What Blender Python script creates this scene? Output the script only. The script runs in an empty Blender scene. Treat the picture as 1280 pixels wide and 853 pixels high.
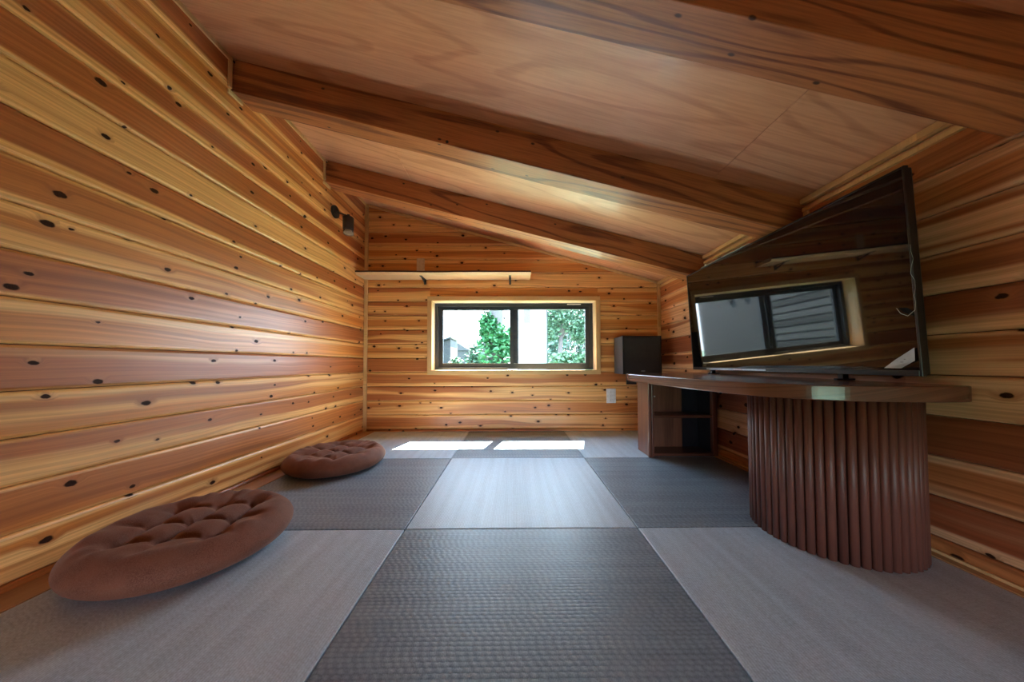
import bpy, bmesh, math, random
from mathutils import Vector, Matrix, noise

random.seed(7)
S = bpy.context.scene
COL = S.collection
PI = math.pi

# ------------------------------------------------------------------ camera
cam_d = bpy.data.cameras.new('camera')
cam = bpy.data.objects.new('camera', cam_d); COL.objects.link(cam)
pitch, yaw, roll = 0.0268, 0.0084, -0.0026
F = Vector((math.sin(yaw) * math.cos(pitch), math.cos(yaw) * math.cos(pitch), math.sin(pitch)))
R0 = Vector((math.cos(yaw), -math.sin(yaw), 0)); U0 = R0.cross(F)
R = R0 * math.cos(roll) + U0 * math.sin(roll)
U = -R0 * math.sin(roll) + U0 * math.cos(roll)
M = Matrix((R, U, -F)).transposed().to_4x4(); M.translation = Vector((0, 0, 0.6))
cam.matrix_world = M
cam_d.sensor_width = 36.0
cam_d.lens = 386.0 / 1280 * 36.0
cam_d.shift_x = (640 - 645.16) / 1280
cam_d.shift_y = (445.15 - 426.5) / 1280
cam_d.clip_start = 0.02
S.camera = cam

# ------------------------------------------------------------------ sky, sun, exposure
SKY = 14.5
w = bpy.data.worlds.new('sky'); S.world = w; w.use_nodes = True
nt = w.node_tree; nt.nodes.clear()
out = nt.nodes.new('ShaderNodeOutputWorld'); bg = nt.nodes.new('ShaderNodeBackground')
tc = nt.nodes.new('ShaderNodeTexCoord'); sp = nt.nodes.new('ShaderNodeSeparateXYZ')
rp = nt.nodes.new('ShaderNodeValToRGB')
rp.color_ramp.elements[0].position = 0.0; rp.color_ramp.elements[0].color = (0.76, 0.86, 1.0, 1)
rp.color_ramp.elements[1].position = 0.8; rp.color_ramp.elements[1].color = (0.50, 0.72, 1.0, 1)
nt.links.new(tc.outputs['Generated'], sp.inputs[0]); nt.links.new(sp.outputs['Z'], rp.inputs[0])
nt.links.new(rp.outputs[0], bg.inputs['Color']); bg.inputs['Strength'].default_value = SKY
nt.links.new(bg.outputs[0], out.inputs[0])

sun_d = bpy.data.lights.new('sun', 'SUN'); sun_d.energy = 110; sun_d.angle = 0.009; sun_d.color = (1.0, 0.95, 0.86)
sun = bpy.data.objects.new('sun', sun_d); COL.objects.link(sun)
sun.rotation_euler = Vector((-0.26, -1.0, -1.5)).to_track_quat('-Z', 'Y').to_euler()

def portal(name, loc, tgt, sx, sy):
    d = bpy.data.lights.new(name, 'AREA'); d.shape = 'RECTANGLE'; d.size = sx; d.size_y = sy; d.energy = 1
    d.cycles.is_portal = True
    o = bpy.data.objects.new(name, d); COL.objects.link(o); o.location = loc
    o.rotation_euler = (Vector(tgt) - Vector(loc)).to_track_quat('-Z', 'Z').to_euler()
portal('window_portal', (0, 3.02, 0.86), (0, 0, 0.86), 1.6, 0.75)
portal('rear_fill_portal', (0.15, -1.53, 0.20), (0.15, 2, 0.20), 1.5, 0.36)  # sky portal for the unseen rear opening, added as fill light

vs = S.view_settings
vs.view_transform = 'Standard'; vs.look = 'None'; vs.gamma = 1; vs.use_curve_mapping = False
vs.exposure = 0.66
S.cycles.max_bounces = 10; S.cycles.diffuse_bounces = 6; S.cycles.glossy_bounces = 5
S.cycles.sample_clamp_indirect = 8
S.cycles.use_denoising = True

# ------------------------------------------------------------------ room numbers
XL, XR, YB = -1.347, 1.338, 2.794
YF = -1.4
MA, MB_, MW = -0.397, 1.146, 0.85          # tatami grid
def ceil_z(x): return 2.07 - 0.268 * (x - XL)

# ------------------------------------------------------------------ node helpers
class NT:
    def __init__(s, name):
        s.m = bpy.data.materials.new(name); s.m.use_nodes = True
        s.t = s.m.node_tree; s.t.nodes.clear()
        s.o = s.n('ShaderNodeOutputMaterial'); s.b = s.n('ShaderNodeBsdfPrincipled')
        s.l(s.b.outputs[0], s.o.inputs[0])
    def n(s, k, **kw):
        x = s.t.nodes.new(k)
        for a, v in kw.items(): setattr(x, a, v)
        return x
    def l(s, a, b): s.t.links.new(a, b)
    def put(s, inp, v):
        if hasattr(v, 'is_output') or isinstance(v, bpy.types.NodeSocket): s.l(v, inp)
        else: inp.default_value = v
    def math(s, op, a, b=0.0, c=None, clamp=False):
        x = s.n('ShaderNodeMath', operation=op, use_clamp=clamp)
        s.put(x.inputs[0], a); s.put(x.inputs[1], b)
        if c is not None: s.put(x.inputs[2], c)
        return x.outputs[0]
    def rng(s, v, a, b, c=0.0, d=1.0, smooth=True):
        x = s.n('ShaderNodeMapRange'); x.interpolation_type = 'SMOOTHSTEP' if smooth else 'LINEAR'
        s.put(x.inputs[0], v)
        for i, q in enumerate((a, b, c, d)): s.put(x.inputs[1 + i], q)
        return x.outputs[0]
    def xyz(s, x, y, z):
        c = s.n('ShaderNodeCombineXYZ')
        for i, q in enumerate((x, y, z)): s.put(c.inputs[i], q)
        return c.outputs[0]
    def noise(s, vec, scale=1.0, detail=2.0, rough=0.5, dist=0.0):
        x = s.n('ShaderNodeTexNoise'); s.put(x.inputs['Vector'], vec)
        x.inputs['Scale'].default_value = scale; x.inputs['Detail'].default_value = detail
        x.inputs['Roughness'].default_value = rough; x.inputs['Distortion'].default_value = dist
        return x.outputs['Fac']
    def mix(s, f, a, b):
        x = s.n('ShaderNodeMix', data_type='RGBA'); s.put(x.inputs[0], f)
        for i, q in ((6, a), (7, b)):
            if isinstance(q, tuple): x.inputs[i].default_value = (*q[:3], 1)
            else: s.l(q, x.inputs[i])
        return x.outputs[2]
    def obj(s):
        t = s.n('ShaderNodeTexCoord'); q = s.n('ShaderNodeSeparateXYZ'); s.l(t.outputs['Object'], q.inputs[0])
        return q.outputs[0], q.outputs[1], q.outputs[2]
    def rnd(s): return s.n('ShaderNodeObjectInfo').outputs['Random']
    def bump(s, h, strength=0.3, dist=0.002):
        b = s.n('ShaderNodeBump'); b.inputs['Strength'].default_value = strength; b.inputs['Distance'].default_value = dist
        s.l(h, b.inputs['Height']); s.l(b.outputs[0], s.b.inputs['Normal'])
    def col(s, v): s.put(s.b.inputs['Base Color'], v if not isinstance(v, tuple) else (*v[:3], 1))
    def rough(s, v): s.put(s.b.inputs['Roughness'], v)

def plain(name, c, rough=0.5, metal=0.0, **kw):
    q = NT(name); q.col(c); q.rough(rough); q.b.inputs['Metallic'].default_value = metal
    x, y, z = q.obj(); nz = q.noise(q.xyz(x, y, z), 40, 3)
    q.col(q.mix(q.rng(nz, 0.3, 0.7, 0, 1), tuple(v * 0.9 for v in c), tuple(min(1, v * 1.08) for v in c)))
    for k, v in kw.items(): q.b.inputs[k].default_value = v
    return q.m

def cedar(name, pale, mid, red, knots=1.0, rough=0.38, knot_size=1.0):
    """knotty cedar board, grain along local x, width along local y (0.128 m)"""
    q = NT(name); x, y, z = q.obj(); r = q.rnd()
    off = q.math('MULTIPLY', r, 137.0)
    r2 = q.math('FRACT', q.math('MULTIPLY', r, 91.7)); r3 = q.math('FRACT', q.math('MULTIPLY', r, 517.3))
    # knots: about one cell each 0.16 m
    vc = q.xyz(q.math('ADD', q.math('ADD', q.math('MULTIPLY', x, 6.0), off), q.math('MULTIPLY', q.noise(q.xyz(q.math('MULTIPLY', x, 60), q.math('MULTIPLY', y, 60), off), 1.0, 2), 0.06)), q.math('ADD', q.math('MULTIPLY', y, 9.5), q.math('MULTIPLY_ADD', q.noise(q.xyz(q.math('MULTIPLY', x, 70), q.math('MULTIPLY', y, 70), off), 1.0, 2), 0.06, r2)), off)
    vo = q.n('ShaderNodeTexVoronoi', voronoi_dimensions='2D'); q.l(vc, vo.inputs['Vector']); vo.inputs['Scale'].default_value = 1
    d = vo.outputs['Distance']; sep = q.n('ShaderNodeSeparateColor'); q.l(vo.outputs['Color'], sep.inputs[0])
    has = q.math('GREATER_THAN', sep.outputs[0], 0.30)
    rad = q.math('MULTIPLY', q.math('MULTIPLY_ADD', sep.outputs[1], 0.052 * knot_size, 0.040 * knot_size), has)
    kd = q.math('DIVIDE', d, q.math('MAXIMUM', rad, 0.0005))
    core = q.math('SUBTRACT', 1.0, q.rng(kd, 0.75, 1.15)); ring = q.math('SUBTRACT', 1.0, q.rng(kd, 0.8, 3.0))
    # across-grain coordinate, wavering along the board and pulled round the knots
    wav = q.noise(q.xyz(q.math('MULTIPLY', x, 1.1), off, 0.0), 1.0, 2)
    pull = q.math('MULTIPLY', ring, 0.014)
    yy = q.math('ADD', q.math('ADD', y, q.math('MULTIPLY_ADD', wav, 0.09, -0.045)), pull)
    # heartwood / sapwood bands
    b1 = q.noise(q.xyz(q.math('MULTIPLY', x, 0.35), q.math('MULTIPLY', yy, 9.0), off), 1.0, 1.0)
    thr = q.math('MULTIPLY_ADD', r2, 0.20, 0.31)
    heart = q.rng(b1, q.math('SUBTRACT', thr, 0.035), q.math('ADD', thr, 0.05))
    # growth rings
    g = q.noise(q.xyz(q.math('MULTIPLY', x, 0.9), q.math('MULTIPLY', yy, 110.0), off), 1.0, 3.0, 0.55)
    g2 = q.noise(q.xyz(q.math('MULTIPLY', x, 6.0), q.math('MULTIPLY', yy, 600.0), off), 1.0, 2.0, 0.6)
    gg = q.math('ADD', q.math('MULTIPLY', g, 0.75), q.math('MULTIPLY', g2, 0.25))
    hc = q.mix(q.rng(r3, 0.1, 0.9), mid, red)
    # sapwood left along one or both edges of many boards
    ew = q.math('MULTIPLY', q.math('FRACT', q.math('MULTIPLY', r, 33.3)), 0.046)
    wv = q.math('MULTIPLY_ADD', q.noise(q.xyz(q.math('MULTIPLY', x, 1.6), off, 7.0), 1.0, 2), 0.03, -0.015)
    e1 = q.math('SUBTRACT', 1.0, q.rng(q.math('ADD', y, wv), q.math('SUBTRACT', ew, 0.006), q.math('ADD', ew, 0.006)))
    e2w = q.math('MULTIPLY_ADD', r3, 0.05, 0.086)
    e2 = q.rng(q.math('ADD', y, wv), q.math('SUBTRACT', e2w, 0.006), q.math('ADD', e2w, 0.006))
    heart = q.math('MULTIPLY', heart, q.math('SUBTRACT', 1.0, q.math('MAXIMUM', e1, e2)))
    stk = q.rng(q.noise(q.xyz(q.math('MULTIPLY', x, 0.5), q.math('MULTIPLY', yy, 38.0), off), 1.0, 2.0), 0.46, 0.66)
    hc = q.mix(q.math('MULTIPLY', stk, 0.55), hc, tuple(v * 0.72 for v in red))
    c = q.mix(heart, q.mix(q.math('MULTIPLY', stk, 0.3), pale, mid), hc)
    dk = q.n('ShaderNodeMix', data_type='RGBA', blend_type='MULTIPLY'); dk.inputs[0].default_value = 1
    q.l(c, dk.inputs[6])
    tone = q.rng(gg, 0.30, 0.68, 0.70, 1.08)
    q.l(q.xyz(tone, q.math('POWER', tone, 1.25), q.math('POWER', tone, 1.5)), dk.inputs[7])
    c = dk.outputs[2]
    if knots:
        c = q.mix(q.math('MULTIPLY', ring, 0.45), c, (0.36, 0.115, 0.03))
        kn = q.noise(q.xyz(q.math('MULTIPLY', x, 300), q.math('MULTIPLY', y, 300), 0.0), 1.0, 2)
        c = q.mix(core, c, q.mix(kn, (0.012, 0.006, 0.004), (0.06, 0.022, 0.012)))
    q.col(c); q.rough(q.rng(gg, 0.3, 0.7, rough + 0.1, rough - 0.04))
    q.bump(q.math('SUBTRACT', gg, q.math('MULTIPLY', core, 0.5)), 0.25, 0.0012)
    q.put(q.b.inputs['Coat Weight'], q.math('MULTIPLY', q.math('SUBTRACT', 1.0, core), 0.12)); q.b.inputs['Coat Roughness'].default_value = 0.25
    q.put(q.b.inputs['Specular IOR Level'], q.math('MULTIPLY_ADD', core, -0.45, 0.5))
    return q.m

def veneer(name, light, dark, sx, sy, bands, fine, rough, sharp=0.5, knots=False, coat=0.0, warp=1.0, zw=0.83, lw=0.42):
    """cathedral figured wood, grain along local x"""
    q = NT(name); x, y, z = q.obj(); off = q.math('MULTIPLY', q.rnd(), 50.0)
    yz = q.math('ADD', y, q.math('MULTIPLY', z, zw))
    f = q.noise(q.xyz(q.math('MULTIPLY', x, sx), q.math('MULTIPLY', yz, sy), off), 1.0, 2.5, 0.45, 0.25 * warp)
    s_ = q.math('SINE', q.math('MULTIPLY', f, bands))
    line = q.rng(s_, 1 - 2 * sharp, 1.0)
    fi = q.noise(q.xyz(q.math('MULTIPLY', x, 5.0), q.math('MULTIPLY', yz, fine), off), 1.0, 3.0, 0.6)
    big = q.noise(q.xyz(q.math('MULTIPLY', x, 1.3), q.math('MULTIPLY', yz, 3.0), off), 1.0, 2.0)
    k = q.math('ADD', q.math('MULTIPLY', line, lw), q.math('MULTIPLY', q.rng(fi, 0.35, 0.7), 0.38))
    k = q.math('ADD', k, q.rng(big, 0.3, 0.7, -0.05, 0.25), clamp=True)
    c = q.mix(k, light, dark)
    if knots:
        vo = q.n('ShaderNodeTexVoronoi', voronoi_dimensions='2D')
        q.l(q.xyz(q.math('ADD', q.math('MULTIPLY', x, 4.5), off), q.math('MULTIPLY', yz, 9.0), 0.0), vo.inputs['Vector']); vo.inputs['Scale'].default_value = 1
        sep = q.n('ShaderNodeSeparateColor'); q.l(vo.outputs['Color'], sep.inputs[0])
        rad = q.math('MULTIPLY', q.math('GREATER_THAN', sep.outputs[0], 0.6), 0.035)
        core = q.math('SUBTRACT', 1.0, q.rng(q.math('SUBTRACT', vo.outputs['Distance'], rad), -0.012, 0.02))
        core = q.math('MULTIPLY', core, q.math('GREATER_THAN', sep.outputs[0], 0.6))
        c = q.mix(core, c, (0.06, 0.02, 0.01))
    q.col(c); q.rough(rough); q.bump(q.math('ADD', line, fi), 0.15, 0.0008)
    q.b.inputs['Coat Weight'].default_value = coat; q.b.inputs['Coat Roughness'].default_value = 0.15
    return q.m

def tatami(name, c0, c1, along_x, strong):
    """woven facing: rows of short dashes; rows run along x when along_x"""
    q = NT(name); x, y, z = q.obj(); r = q.math('MULTIPLY', q.rnd(), 9.0)
    u, v = (x, y) if along_x else (y, x)
    P = 0.0115 if strong else 0.0062
    rowf = q.math('DIVIDE', v, P)
    row = q.math('FLOOR', rowf)
    hop = q.math('MULTIPLY', q.math('FRACT', q.math('MULTIPLY', q.math('SINE', q.math('MULTIPLY', row, 12.9)), 437.5)), 5.0)
    rib = q.math('ABSOLUTE', q.math('SINE', q.math('MULTIPLY', rowf, PI)))
    dash = q.noise(q.xyz(q.math('MULTIPLY', u, 95.0 if strong else 60.0), q.math('ADD', row, hop), r), 1.0, 1.0)
    skew = q.math('SINE', q.math('ADD', q.math('MULTIPLY', u, 2 * PI / (0.019 if strong else 0.011)), q.math('ADD', q.math('MULTIPLY', q.math('FRACT', rowf), 1.6), q.math('MULTIPLY', hop, 1.3))))
    fine = q.noise(q.xyz(q.math('MULTIPLY', u, 420.0), q.math('MULTIPLY', v, 240.0), r), 1.0, 2.0)
    band = q.noise(q.xyz(q.math('MULTIPLY', u, 0.8), q.math('MULTIPLY', v, 26.0), r), 1.0, 3.0, 0.6)
    h = q.math('ADD', q.math('MULTIPLY', rib, 0.35), q.math('MULTIPLY', dash, 0.5))
    h = q.math('ADD', h, q.math('MULTIPLY', skew, 0.14 if strong else 0.08))
    k = q.math('ADD', q.math('MULTIPLY', q.rng(h, 0.2, 0.8), 0.42), q.math('MULTIPLY', q.rng(band, 0.3, 0.7), 0.26))
    k = q.math('ADD', k, q.math('MULTIPLY', q.rng(fine, 0.3, 0.7), 0.32), clamp=True)
    q.col(q.mix(k, c0, c1)); q.rough(0.42)
    q.bump(q.math('ADD', h, q.math('MULTIPLY', fine, 0.4)), 0.6 if strong else 0.45, 0.0012)
    q.b.inputs['Specular IOR Level'].default_value = 0.6
    return q.m

MAT = {}
MAT['cedar'] = cedar('cedar', (0.87, 0.455, 0.155), (0.69, 0.248, 0.048), (0.46, 0.130, 0.030))
MAT['cedar_red'] = cedar('cedar_red', (0.80, 0.47, 0.25), (0.58, 0.22, 0.070), (0.34, 0.095, 0.034), knot_size=1.25)
MAT['trim'] = cedar('cedar_trim', (0.80, 0.50, 0.22), (0.72, 0.38, 0.13), (0.66, 0.31, 0.10), knots=0.0)
MAT['casing'] = veneer('casing_wood', (0.68, 0.40, 0.17), (0.52, 0.26, 0.09), 0.6, 14, 9, 160, 0.4)
MAT['reveal'] = veneer('reveal_wood', (0.74, 0.52, 0.30), (0.62, 0.38, 0.18), 0.6, 14, 7, 160, 0.4)
MAT['ply'] = veneer('lauan_plywood', (0.72, 0.375, 0.20), (0.48, 0.205, 0.095), 0.42, 2.8, 75, 120, 0.42, 0.30, coat=0.12, warp=0.4)
MAT['beam'] = veneer('fir_beam', (0.50, 0.185, 0.060), (0.16, 0.042, 0.015), 0.40, 5.0, 80, 160, 0.45, 0.4, knots=True, coat=0.06, lw=0.62)
MAT['beam_low'] = MAT['beam']
MAT['walnut'] = veneer('walnut_board', (0.185, 0.068, 0.038), (0.075, 0.025, 0.016), 0.5, 12, 26, 190, 0.3, 0.45, coat=0.25)
MAT['walnut_top'] = veneer('walnut_top', (0.185, 0.068, 0.038), (0.075, 0.025, 0.016), 0.3, 9, 26, 130, 0.27, 0.45, coat=0.35, warp=0.4, zw=5.0)
MAT['walnut_lit'] = veneer('walnut_lit_inside', (0.27, 0.115, 0.062), (0.12, 0.045, 0.026), 0.5, 12, 20, 150, 0.4, 0.45)  # lighter walnut copy: light on the cabinet back put into its colour
MAT['slat'] = veneer('walnut_slat', (0.150, 0.052, 0.034), (0.080, 0.026, 0.018), 0.5, 14, 12, 200, 0.48, 0.45)
MAT['floorboard'] = veneer('edge_board', (0.52, 0.28, 0.12), (0.36, 0.16, 0.06), 0.6, 12, 12, 160, 0.4)
MAT['mat_sheen_dark'] = tatami('tatami_sheen_dark', (0.088, 0.120, 0.155), (0.30, 0.38, 0.46), True, True)  # same tatami turned: missing sheen painted as a darker colour
MAT['mat_sheen_pale'] = tatami('tatami_sheen_pale', (0.30, 0.39, 0.48), (0.64, 0.78, 0.91), False, False)  # same tatami: sheen of this weave direction painted as a paler colour
MAT['black'] = plain('black_metal', (0.018, 0.017, 0.017), 0.42)
MAT['alu'] = plain('dark_aluminium', (0.030, 0.036, 0.048), 0.38, 0.3)
MAT['alu_edge'] = plain('aluminium_edge', (0.40, 0.42, 0.45), 0.35, 0.6)
MAT['white_plastic'] = plain('white_plastic', (0.78, 0.76, 0.74), 0.35)
MAT['beige_plastic'] = plain('beige_plastic', (0.62, 0.46, 0.33), 0.4)
MAT['dark_hole'] = plain('dark_slot', (0.02, 0.018, 0.016), 0.6)
MAT['panel_black'] = plain('black_panel', (0.014, 0.016, 0.022), 0.4)
MAT['speaker_side'] = plain('speaker_vinyl', (0.060, 0.056, 0.062), 0.35)
MAT['speaker_edge'] = plain('speaker_edge', (0.010, 0.010, 0.012), 0.3)
MAT['grille'] = plain('speaker_grille', (0.036, 0.026, 0.022), 0.8)
MAT['mark'] = plain('silver_mark', (0.42, 0.44, 0.46), 0.3, 0.7)
MAT['tv_body'] = plain('tv_plastic', (0.012, 0.012, 0.014), 0.28)
MAT['paper'] = plain('sticker_paper', (0.42, 0.42, 0.43), 0.3)
MAT['concrete'] = plain('concrete', (0.30, 0.30, 0.31), 0.8)
MAT['bark'] = plain('shelf_bark', (0.075, 0.03, 0.016), 0.8)

q = NT('tv_screen'); q.col((0.006, 0.006, 0.007)); q.rough(0.035); q.b.inputs['IOR'].default_value = 1.62; MAT['screen'] = q.m
q = NT('clear_film'); q.col((0.8, 0.9, 0.9)); q.rough(0.12); q.b.inputs['Alpha'].default_value = 0.55; MAT['film'] = q.m
q = NT('glass'); q.t.nodes.remove(q.b)
tr = q.n('ShaderNodeBsdfTransparent'); tr.inputs[0].default_value = (0.93, 0.96, 0.95, 1)
gl = q.n('ShaderNodeBsdfGlossy'); gl.inputs['Roughness'].default_value = 0.02
fr = q.n('ShaderNodeLayerWeight'); fr.inputs['Blend'].default_value = 0.5
mx = q.n('ShaderNodeMixShader'); q.l(q.math('MULTIPLY_ADD', q.math('POWER', fr.outputs['Facing'], 5.0), 0.9, 0.035), mx.inputs[0]); q.l(tr.outputs[0], mx.inputs[1]); q.l(gl.outputs[0], mx.inputs[2])
q.l(mx.outputs[0], q.o.inputs[0]); MAT['glass'] = q.m
q = NT('lens'); q.col((0.20, 0.16, 0.13)); q.rough(0.1); q.b.inputs['Alpha'].default_value = 0.5; MAT['lens'] = q.m

def fabric():
    q = NT('brown_corduroy'); x, y, z = q.obj()
    n1 = q.noise(q.xyz(x, y, z), 18, 3); n2 = q.noise(q.xyz(x, y, z), 420, 2)
    c = q.mix(q.rng(n1, 0.3, 0.7), (0.130, 0.036, 0.016), (0.190, 0.060, 0.028))
    q.col(q.mix(q.rng(n2, 0.35, 0.7), c, (0.20, 0.078, 0.046))); q.rough(0.85)
    q.b.inputs['Sheen Weight'].default_value = 0.25; q.b.inputs['Sheen Roughness'].default_value = 0.4
    q.b.inputs['Sheen Tint'].default_value = (0.8, 0.55, 0.45, 1)
    q.bump(n2, 0.35, 0.0015)
    return q.m
MAT['fabric'] = fabric()

# ------------------------------------------------------------------ object helpers
def tag(o, label=None, cat=None, group=None, kind=None):
    for k, v in (('label', label), ('category', cat), ('group', group), ('kind', kind)):
        if v: o[k] = v
    return o
def link(name, me, mat=None, parent=None, smooth=False):
    if mat is not None and not me.materials: me.materials.append(MAT[mat] if isinstance(mat, str) else mat)
    if smooth:
        for p in me.polygons: p.use_smooth = True
    o = bpy.data.objects.new(name, me); COL.objects.link(o)
    if parent: o.parent = parent
    return o
def empty(name, loc=(0, 0, 0), parent=None):
    o = bpy.data.objects.new(name, None); COL.objects.link(o); o.location = loc; o.empty_display_size = 0.1
    if parent: o.parent = parent
    return o
def me_from(name, v, f):
    me = bpy.data.meshes.new(name); me.from_pydata([tuple(p) for p in v], [], f); me.update(); return me
def box_me(name, sx, sy, sz, bev=0.0, seg=1, origin=(0.5, 0.5, 0.5)):
    bm = bmesh.new(); bmesh.ops.create_cube(bm, size=1)
    for v in bm.verts:
        v.co = Vector(((v.co.x + 0.5 - origin[0]) * sx, (v.co.y + 0.5 - origin[1]) * sy, (v.co.z + 0.5 - origin[2]) * sz))
    if bev: bmesh.ops.bevel(bm, geom=bm.edges[:], offset=bev, segments=seg, profile=0.5, affect='EDGES')
    me = bpy.data.meshes.new(name); bm.to_mesh(me); bm.free(); return me
def box(name, lo, hi, mat, parent=None, bev=0.0, seg=1, long_axis=None):
    """box between two world corners; local x is its longest side so grain follows it"""
    lo = Vector(lo); hi = Vector(hi); c = (lo + hi) / 2; s = hi - lo
    ax = long_axis if long_axis is not None else max(range(3), key=lambda i: s[i])
    if ax == 0: me = box_me(name, s.x, s.y, s.z, bev, seg); rot = (0, 0, 0)
    elif ax == 1: me = box_me(name, s.y, s.x, s.z, bev, seg); rot = (0, 0, PI / 2)
    else: me = box_me(name, s.z, s.y, s.x, bev, seg); rot = (0, -PI / 2, 0)
    o = link(name, me, mat, parent)
    if parent: c = c - parent_loc(parent)
    o.location = c; o.rotation_euler = rot
    return o
def parent_loc(p):
    l = Vector(p.location)
    while p.parent: p = p.parent; l += Vector(p.location)
    return l
def prism(name, poly, z0, z1, mat, parent=None, bev=0.0, seg=2, smooth=False):
    bm = bmesh.new()
    a = [bm.verts.new((x, y, z0)) for x, y in poly]
    bm.faces.new(a[::-1]); b = [bm.verts.new((x, y, z1)) for x, y in poly]; bm.faces.new(b)
    n = len(poly)
    for i in range(n): bm.faces.new((a[i], a[(i + 1) % n], b[(i + 1) % n], b[i]))
    bmesh.ops.recalc_face_normals(bm, faces=bm.faces[:])
    if bev:
        ed = [e for e in bm.edges if abs(e.verts[0].co.z - e.verts[1].co.z) < 1e-6]
        bmesh.ops.bevel(bm, geom=ed, offset=bev, segments=seg, profile=0.5, affect='EDGES')
    me = bpy.data.meshes.new(name); bm.to_mesh(me); bm.free()
    return link(name, me, mat, parent, smooth)
def cyl(name, p0, p1, r, mat, parent=None, seg=24, r1=None, bev=0.0):
    p0 = Vector(p0); p1 = Vector(p1); L = (p1 - p0).length
    bm = bmesh.new(); bmesh.ops.create_cone(bm, cap_ends=True, segments=seg, radius1=r, radius2=r if r1 is None else r1, depth=L)
    if bev:
        ed = [e for e in bm.edges if abs(e.verts[0].co.z - e.verts[1].co.z) < 1e-6]
        bmesh.ops.bevel(bm, geom=ed, offset=bev, segments=2, profile=0.5, affect='EDGES')
    me = bpy.data.meshes.new(name); bm.to_mesh(me); bm.free()
    for p in me.polygons: p.use_smooth = len(p.vertices) == 4
    o = link(name, me, mat, parent)
    c = (p0 + p1) / 2
    if parent: c = c - parent_loc(parent)
    o.location = c; o.rotation_euler = (p1 - p0).to_track_quat('Z', 'Y').to_euler()
    return o

# ------------------------------------------------------------------ shell
JOINT, PITCH = 0.018, 0.128
BT = 0.016          # board thickness

def board_me(L, H, t=BT, e=0.0035):
    """a wall board: local x 0..L, y 0..H, face at z=0 looking +z, eased long edges"""
    prof = [(0.001, -t), (0.001, -0.008), (0.0042, -0.0028), (0.0105, 0), (H - 0.0105, 0), (H - 0.0042, -0.0028), (H - 0.001, -0.008), (H - 0.001, -t)]
    v = [(0, y, z) for y, z in prof] + [(L, y, z) for y, z in prof]
    n = len(prof); f = [(i, (i + 1) % n, n + (i + 1) % n, n + i) for i in range(n)]
    f = [tuple(reversed(q)) for q in f] + [tuple(range(n)), tuple(reversed(range(n, 2 * n)))]
    me = me_from('plank', v, f)
    bm = bmesh.new(); bm.from_mesh(me); bmesh.ops.recalc_face_normals(bm, faces=bm.faces[:]); bm.to_mesh(me); bm.free()
    return me

def wall_matrix(side, origin):
    # columns: local x (grain), local y (up), local z (into the room)
    if side == 'left': cols = (Vector((0, -1, 0)), Vector((0, 0, 1)), Vector((-1, 0, 0)))
    if side == 'left': cols = (Vector((0, 1, 0)), Vector((0, 0, 1)), Vector((1, 0, 0)))
    if side == 'right': cols = (Vector((0, -1, 0)), Vector((0, 0, 1)), Vector((-1, 0, 0)))
    if side == 'back': cols = (Vector((1, 0, 0)), Vector((0, 0, 1)), Vector((0, -1, 0)))
    if side == 'front': cols = (Vector((-1, 0, 0)), Vector((0, 0, 1)), Vector((0, 1, 0)))
    m = Matrix(cols).transposed().to_4x4(); m.translation = Vector(origin); return m

shared = {}
def plank(side, origin, L, H, parent, clip=False):
    key = (round(L, 3), round(H, 3), side == 'right')
    if clip or key not in shared:
        me = board_me(L, H)
        if clip:
            # trim the upper corner to the slope of the ceiling
            bm = bmesh.new(); bm.from_mesh(me)
            x0, z0 = origin[0], origin[2]
            p = Vector((0, ceil_z(x0) + 0.012 - z0, 0)); nrm = Vector((0.268, 1, 0)).normalized()
            bmesh.ops.bisect_plane(bm, geom=bm.verts[:] + bm.edges[:] + bm.faces[:], plane_co=p, plane_no=nrm, clear_outer=True)
            ed = [e for e in bm.edges if e.is_boundary]
            if ed: bmesh.ops.holes_fill(bm, edges=ed)
            bm.to_mesh(me); bm.free()
        else: shared[key] = me
    else: me = shared[key]
    o = link('plank', me, 'cedar_red' if side == 'right' else 'cedar', parent)
    o.matrix_world = wall_matrix(side, origin)
    return o

def backing(name, lo, hi):
    o = box(name, lo, hi, 'concrete'); o['kind'] = 'structure'; return o

# walls: backing slab = the structure object, boards are its children
def struct_empty(name, label=None):
    o = empty(name); o['kind'] = 'structure'
    if label: o['label'] = label
    return o

LEN = YB - YF
wl = struct_empty('wall_left', 'tall left wall of horizontal knotty cedar planks')
box('backing', (XL - 0.10, YF, -0.06), (XL - BT - 0.001, YB + 0.1, 2.25), 'dark_hole', wl)
for k in range(-1, 16):
    z = JOINT + PITCH * k; H = PITCH
    if k == -1: z = -0.03; H = 0.048
    plank('left', (XL, YF, z), LEN, min(H, 2.09 - z), wl)
wr = struct_empty('wall_right', 'low right wall of horizontal knotty cedar planks behind the television')
box('backing', (XR + BT + 0.001, YF, -0.06), (XR + 0.10, YB + 0.1, 1.5), 'dark_hole', wr)
for k in range(-1, 11):
    z = 0.05 + PITCH * k; H = PITCH
    if k == -1: z = -0.03; H = 0.08
    if z > 1.36: break
    plank('right', (XR, YB, z), LEN, min(H, 1.375 - z), wr)

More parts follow.
